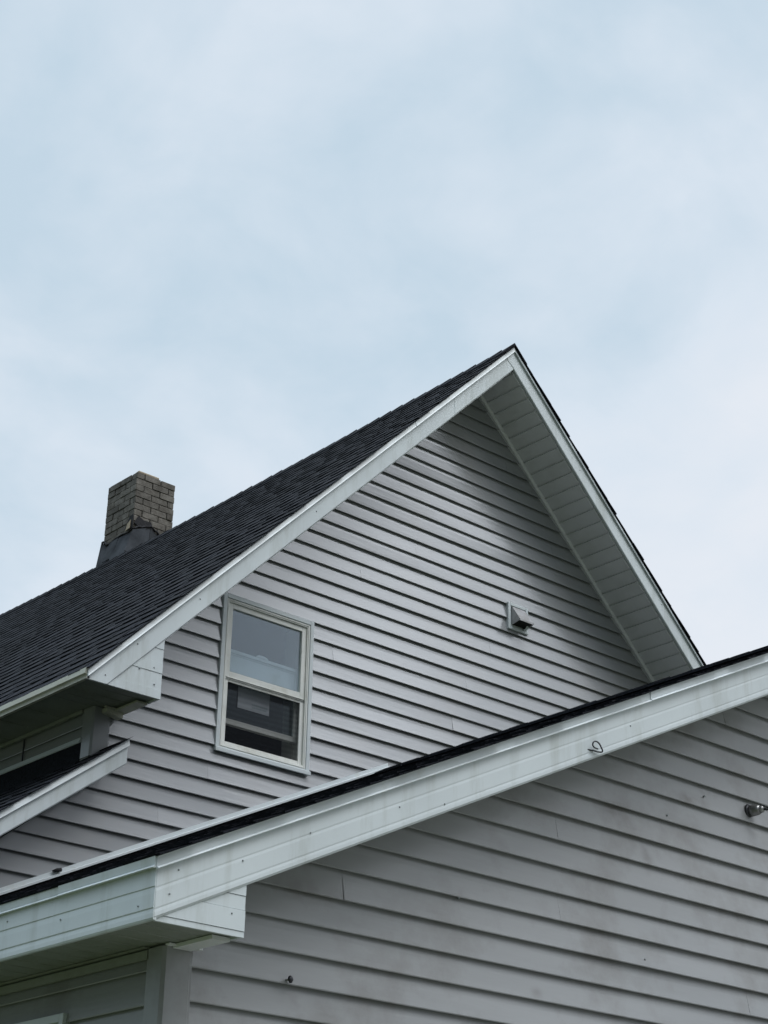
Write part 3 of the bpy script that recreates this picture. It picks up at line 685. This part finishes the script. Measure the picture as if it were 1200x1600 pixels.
# ================================================================== GARAGE
GY, GF = 5.06, 4.76
GX, GE = 3.491, 3.216
GRX = 7.63; gm = .4738; gc = -.055
GXR = 2*GRX-GX; GER = 2*GRX-GE
gar = empty('garage', (GRX, GY, GZ), 'low grey-sided garage with wide white rake boards standing in front of the house', 'garage')
gz = lambda x: gc+gm*(x if x < GRX else 2*GRX-x)
glines = []; z = 2.349
while z > GZ+.1: glines.append(z); z -= .11436
z = 2.349+.11436
while z < 3.5: glines.append(z); z += .11436
glines = sorted(glines)
gs = lambda x: gz(x)-.200
def ggl(z): return max(GX, (z-gc+.195)/gm)
def ggr(z): return min(GXR, 2*GRX-(z-gc+.195)/gm)
def gseams(i, z):
    r_ = random.Random(int(round(z*1000))); o = (i % 3)*1.22
    s = [5.62+o+r_.uniform(-.2, .2)+k*3.66 for k in (-1, 0, 1, 2)]
    return s
mb = MB(); siding(mb, (0, GY, 0), (1, 0, 0), (0, -1, 0), glines, ggl, ggr, kinks=(1.402,), dx=.2, seed=14, seams=gseams)
gw = mb.build('front_wall', M['vinyl_worn'], gar)
WIN_Y, WIN_Z = 5.626, 1.107
GW = (WIN_Y+.02, WIN_Y+.88, .15, WIN_Z-.02)
gsl = sorted([1.074-.11436*k for k in range(-1, 30) if 1.074-.11436*k > GZ]+[1.262])
mb = MB(); siding(mb, (GX, 0, 0), (0, 1, 0), (-1, 0, 0), gsl, lambda z: GY, lambda z: WY, holes=[GW], dx=.5, seed=15, seams=lambda i, z: [7.4+.3*(i % 3)])
mb.build('side_wall', M['vinyl_worn'], gar)
mb = MB(); siding(mb, (GXR, 0, 0), (0, 1, 0), (1, 0, 0), gsl, lambda z: GY, lambda z: WY, dx=2, seed=16); mb.build('side_wall', M['vinyl_worn'], gar)
corner_post(GX, GY, GZ+.1, 1.262, parent=gar, m='vinyl_worn', w=.098, d=.078)
# roof
mb = MB(); cg = 1/math.sqrt(1+gm*gm)
for sgn, xe in ((-1, GE+.02), (1, GER-.02)):
    P = [(GRX, gz(GRX)-.006), (xe, gz(xe)-.006), (xe, gz(xe)-.06), (GRX, gz(GRX)-.06)]
    mb.loft([Vector((a, GF+.012, b)) for a, b in P], [Vector((a, WY-.02, b)) for a, b in P], 1)
shingles(mb, (GE, GF-.002, gz(GE)+.002), (0, 1, 0), (cg, 0, gm*cg), (-gm*cg, 0, cg), WY-.022-GF, (GRX-GE)/cg, seed=41, near_over=.040)
shingles(mb, (GER, GF-.002, gz(GER)+.002), (0, 1, 0), (-cg, 0, gm*cg), (gm*cg, 0, cg), WY-.022-GF, (GRX-GE)/cg, seed=42, near_over=.040)
gr = mb.build('roof', [M['shingle'], M['room']], gar)
mb = MB(); caps_row(mb, GRX, gz(GRX)+.021, GF-.042, WY-.03, gm, gm, seed=43, w=.15); mb.build('ridge_cap', M['shingle'], gr)
# rakes
gcr = (-.105, -.175)
clipg = [((0, 0, 1.262), (0, 0, -1))]
gdp = [(.0, .0), (.026, .0), (.024, -.004), (.023, -.033), (.031, -.036), (.034, -.0395), (.033, -.042), (.022, -.040), (0, -.040)]
mb = MB(); rake(mb, GE+.001, GRX-.0005, gz, GF, fprof(-.036, -.205, gcr)); g1 = mb.build('rake_fascia', M['white'], gar, clips=clipg)
mb = MB(); rake(mb, GE-.006, 5.745, gz, GF, gdp); rake(mb, 5.735, GRX, lambda x: gz(x)+.0015, GF-.0035, gdp); mb.build('drip_edge', M['drip'], g1)
mb = MB(); rake(mb, GRX, GER, gz, GF, fprof(-.036, -.205, gcr)); g2 = mb.build('rake_fascia', M['white'], gar, clips=clipg)
mb = MB(); rake(mb, GRX, GER+.006, gz, GF, gdp); mb.build('drip_edge', M['drip'], g2)
mb = MB()
for x, dz in ((3.30, -.07), (3.27, -.14), (3.56, -.115), (3.85, -.10), (4.27, -.12), (4.5, -.17), (5.6, -.12), (5.35, -.165), ):
    nail((x, GF-.0205, gz(x)+dz), (0, .004, 0), .0032, g1)
# left eave fascia
def efa(x, s, top, y0, y1, dy=0):
    P = [(x+s*.012, top-.036), (x-s*.0, top-.036)]
    P += [(x-s*.0008, top-.097), (x+s*.0013, top-.1), (x, top-.120), (x-s*.0008, top-.166), (x+s*.0013, top-.170), (x, top-.185), (x, 1.270), (x+s*.003, 1.2628), (x+s*.014, 1.2628)]
    mb.loft([Vector((a, y0, b)) for a, b in P], [Vector((a, y1, b)) for a, b in P])
ge = gz(GE)
mb = MB(); efa(GE-.003, 1, ge, GF-.0165, WY-.02); e1 = mb.build('eave_fascia', M['white'], gar)
mb = MB()
for y0, y1, o in ((GF-.020, 5.32, .004), (5.315, 6.9, 0), (6.895, WY-.02, .004)):
    P = [(GE+.03, ge+.0), (GE-.010-o, ge-.002), (GE-.006-o, ge-.030), (GE-.014-o, ge-.038), (GE-.012-o, ge-.041), (GE+.004, ge-.037), (GE+.02, ge-.037)]
    mb.loft([Vector((a, y0, b)) for a, b in P], [Vector((a, y1, b)) for a, b in P])
mb.build('drip_edge', M['white'], e1)
mb = MB()
for y, dz in ((4.83, -.15), (5.66, -.07), (5.3, -.12)):
    nail((GE-.0065, y, ge+dz), (.005, 0, 0), .0032, e1)
mb = MB(); efa(GER+.003, -1, ge, GF-.0165, WY-.02); mb.build('eave_fascia', M['white'], gar)
# eave soffit + return
mb = MB(); soffit_boards(mb, (GE+.014, GY, 1.272), (GE+.014, WY-.02, 1.272), (GX-GE-.015, 0, 0), .10)
soffit_boards(mb, (GE+.014, GF+.002, 1.272), (GE+.014, GY-.0005, 1.272), (3.578-GE-.014, 0, 0), .10)
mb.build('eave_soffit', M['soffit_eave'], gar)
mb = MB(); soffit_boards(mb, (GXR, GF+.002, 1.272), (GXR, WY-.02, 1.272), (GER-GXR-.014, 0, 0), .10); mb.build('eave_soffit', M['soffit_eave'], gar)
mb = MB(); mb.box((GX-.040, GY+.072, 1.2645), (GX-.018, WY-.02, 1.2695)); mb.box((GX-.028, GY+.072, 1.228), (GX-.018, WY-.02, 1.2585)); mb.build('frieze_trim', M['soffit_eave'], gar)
mb = MB()
gzb = lambda x: gz(x)-.203
for k, (a, b) in enumerate(((1.262, 1.281), (1.2825, 1.352), (1.3535, 1.400), (1.4015, 1.440))):
    rface(mb, GE, 3.586, a, b, GF-.010-.002*(k % 2), gzb)
mb.box((3.575, GF+.002, 1.263), (3.5855, GY-.002, 1.42))
bx = mb.build('eave_return', M['white'], gar)
nail((3.53, GF-.0135, 1.335), (0, .005, 0), .0032, bx)
mb = MB(); mb.box((3.50, GF+.05, 1.256), (3.5745, GY-.028, 1.2695)); mb.box((3.47, GY-.05, 1.262), (3.61, GY-.026, 1.268)); mb.build('soffit_channel', M['soffit'], gar)
# sloped soffit of the front rake
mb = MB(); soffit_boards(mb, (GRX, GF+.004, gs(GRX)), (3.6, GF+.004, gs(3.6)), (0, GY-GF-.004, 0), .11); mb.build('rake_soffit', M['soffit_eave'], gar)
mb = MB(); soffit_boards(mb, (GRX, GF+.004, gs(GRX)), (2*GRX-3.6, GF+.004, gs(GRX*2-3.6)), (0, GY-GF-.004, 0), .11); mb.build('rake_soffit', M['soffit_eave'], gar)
# flashing up the house wall, with a lump of sealant
mb = MB(); fz = lambda x: gz(x)+.050
rake(mb, GE+.1, GRX-.02, fz, WY-.017, [(0, -.02), (.030, -.02), (.030, -.008), (.012, -.003), (.010, .022), (0, .022)])
wf = mb.build('wall_flashing', M['drip'], gar)
mb = MB(); rake(mb, GE+.1, GRX-.03, fz, WY-.0175, [(0, -.08), (.008, -.08), (.008, -.012), (0, -.012)]); mb.build('wall_membrane', M['tar'], gar)
mb = MB(); p = Vector((5.135, WY-.04, fz(5.135)+.018)); mb.tube([p+Vector((-.03, 0, -.01)), p, p+Vector((.025, 0, .008))], [.004, .012, .011], 0, 8); mb.build('sealant_lump', M['tar'], wf)
# side window, only its head shows
mb = MB(); X = GX
y0, y1, z0, z1 = WIN_Y, WIN_Y+.90, .13, WIN_Z
for a, b in (((X-.034, y0, z0), (X-.0, y0+.028, z1)), ((X-.034, y1-.028, z0), (X, y1, z1)), ((X-.0335, y0+.028, z1-.030), (X, y1-.028, z1)), ((X-.0335, y0+.028, z0), (X, y1-.028, z0+.03))): mb.box(a, b)
w2 = mb.build('window', M['drip'], gar, bevel=.002)
mb = MB(); mb.box((X+.004, y0+.028, z0+.03), (X+.008, y1-.028, z1-.03)); mb.build('pane', M['glass_low'], w2)
mb = MB()
for k in range(24):
    a = y0+.02+k*.038; mb.box((X+.05+.012*(k % 2), a, z0), (X+.06+.012*(k % 2), a+.039, z1)); 
mb.build('curtain', M['red'], w2)

# ================================================================== SMALL THINGS ON THE GARAGE
def wp(x, z, y=GY): return Vector((x, y, z))
# wall fitting at the right edge
t = empty('wall_fitting', (6.794, GY, 2.405), 'short grey metal fitting with a dark round flange sticking out of the garage siding', 'wall fitting')
o = Vector((6.803, GY-.006, 2.408)); ax = Vector((.22, -1, .0)).normalized()
mb = MB(); mb.tube([o, o+ax*.008, o+ax*.013], [.034, .034, .028], 0, 24); mb.build('flange', M['metal_dark'], t)
mb = MB(); mb.tube([o+ax*.012, o+ax*.03, o+ax*.058, o+ax*.066], [.027, .0275, .024, .019], 0, 24); mb.build('barrel', M['metal'], t)
mb = MB(); mb.tube([o+ax*.064, o+ax*.080, o+ax*.084], [.018, .016, .010], 0, 16); mb.build('collar', M['metal'], t)
mb = MB(); mb.tube([o+ax*.082, o+ax*.095+Vector((.004, 0, -.004)), o+ax*.11+Vector((.016, 0, .004)), o+ax*.13+Vector((.05, 0, .012))], .0055, 0, 10); mb.build('arm', M['metal_dark'], t)
mb = MB(); mb.tube([o+ax*.060+Vector((0, 0, .021)), o+ax*.085+Vector((.004, 0, .016)), o+ax*.10+Vector((.014, 0, .006))], .003, 0, 8); mb.build('cable', M['metal_dark'], t)
# holes and nails left in the siding
for (a, b) in ((6.183, 2.262), (6.463, 2.410), (4.862, 1.66), (5.979, 1.583)):
    nail((a, GY-.0205, b), (0, .008, 0), .0045, gw)
# bolt low on the wall
t = empty('bolt', (4.005, GY, 1.214), 'small dark bolt with a wide head sticking out of the garage siding near the corner', 'bolt')
o = Vector((4.000, GY-.012, 1.218)); ax = Vector((.35, -1, .12)).normalized()
mb = MB(); mb.tube([o, o+ax*.026], .0042, 0, 10); mb.build('shank', M['metal'], t)
mb = MB(); mb.tube([o+ax*.024, o+ax*.029, o+ax*.036], [.0125, .0135, .006], 0, 14); mb.build('head', M['metal_dark'], t)
# bent wire hook on the rake board
hx, hz_ = 5.345, 2.312
H = [(-.030, .004, -.004), (0.0, -.004, -.003), (.030, -.012, -.006), (.050, -.018, -.002), (.052, -.022, .008), (.042, -.024, .026), (.028, -.026, .046), (.010, -.026, .056), (-.006, -.025, .050), (-.014, -.024, .034), (-.012, -.023, .018), (.0, -.022, .010), (.022, -.02, .010)]
P = [Vector((h[0]*.92, h[1]*.8, h[2]*.62)) for h in H]; Q = []
for i in range(len(P)-1):
    p0, p1, p2, p3 = P[max(i-1, 0)], P[i], P[i+1], P[min(i+2, len(P)-1)]
    for k in range(5):
        s = k/5; Q.append(.5*((2*p1)+(p2-p0)*s+(2*p0-5*p1+4*p2-p3)*s*s+(3*p1-p0-3*p2+p3)*s**3))
Q.append(P[-1])
mb = MB(); mb.tube([q_+Vector((hx, GF-.018, hz_)) for q_ in Q], .0032, 0, 8)
tag(mb.build('wire_hook', M['metal_dark']), 'thin dark wire bent into a loop on the white rake board of the garage', 'wire hook')
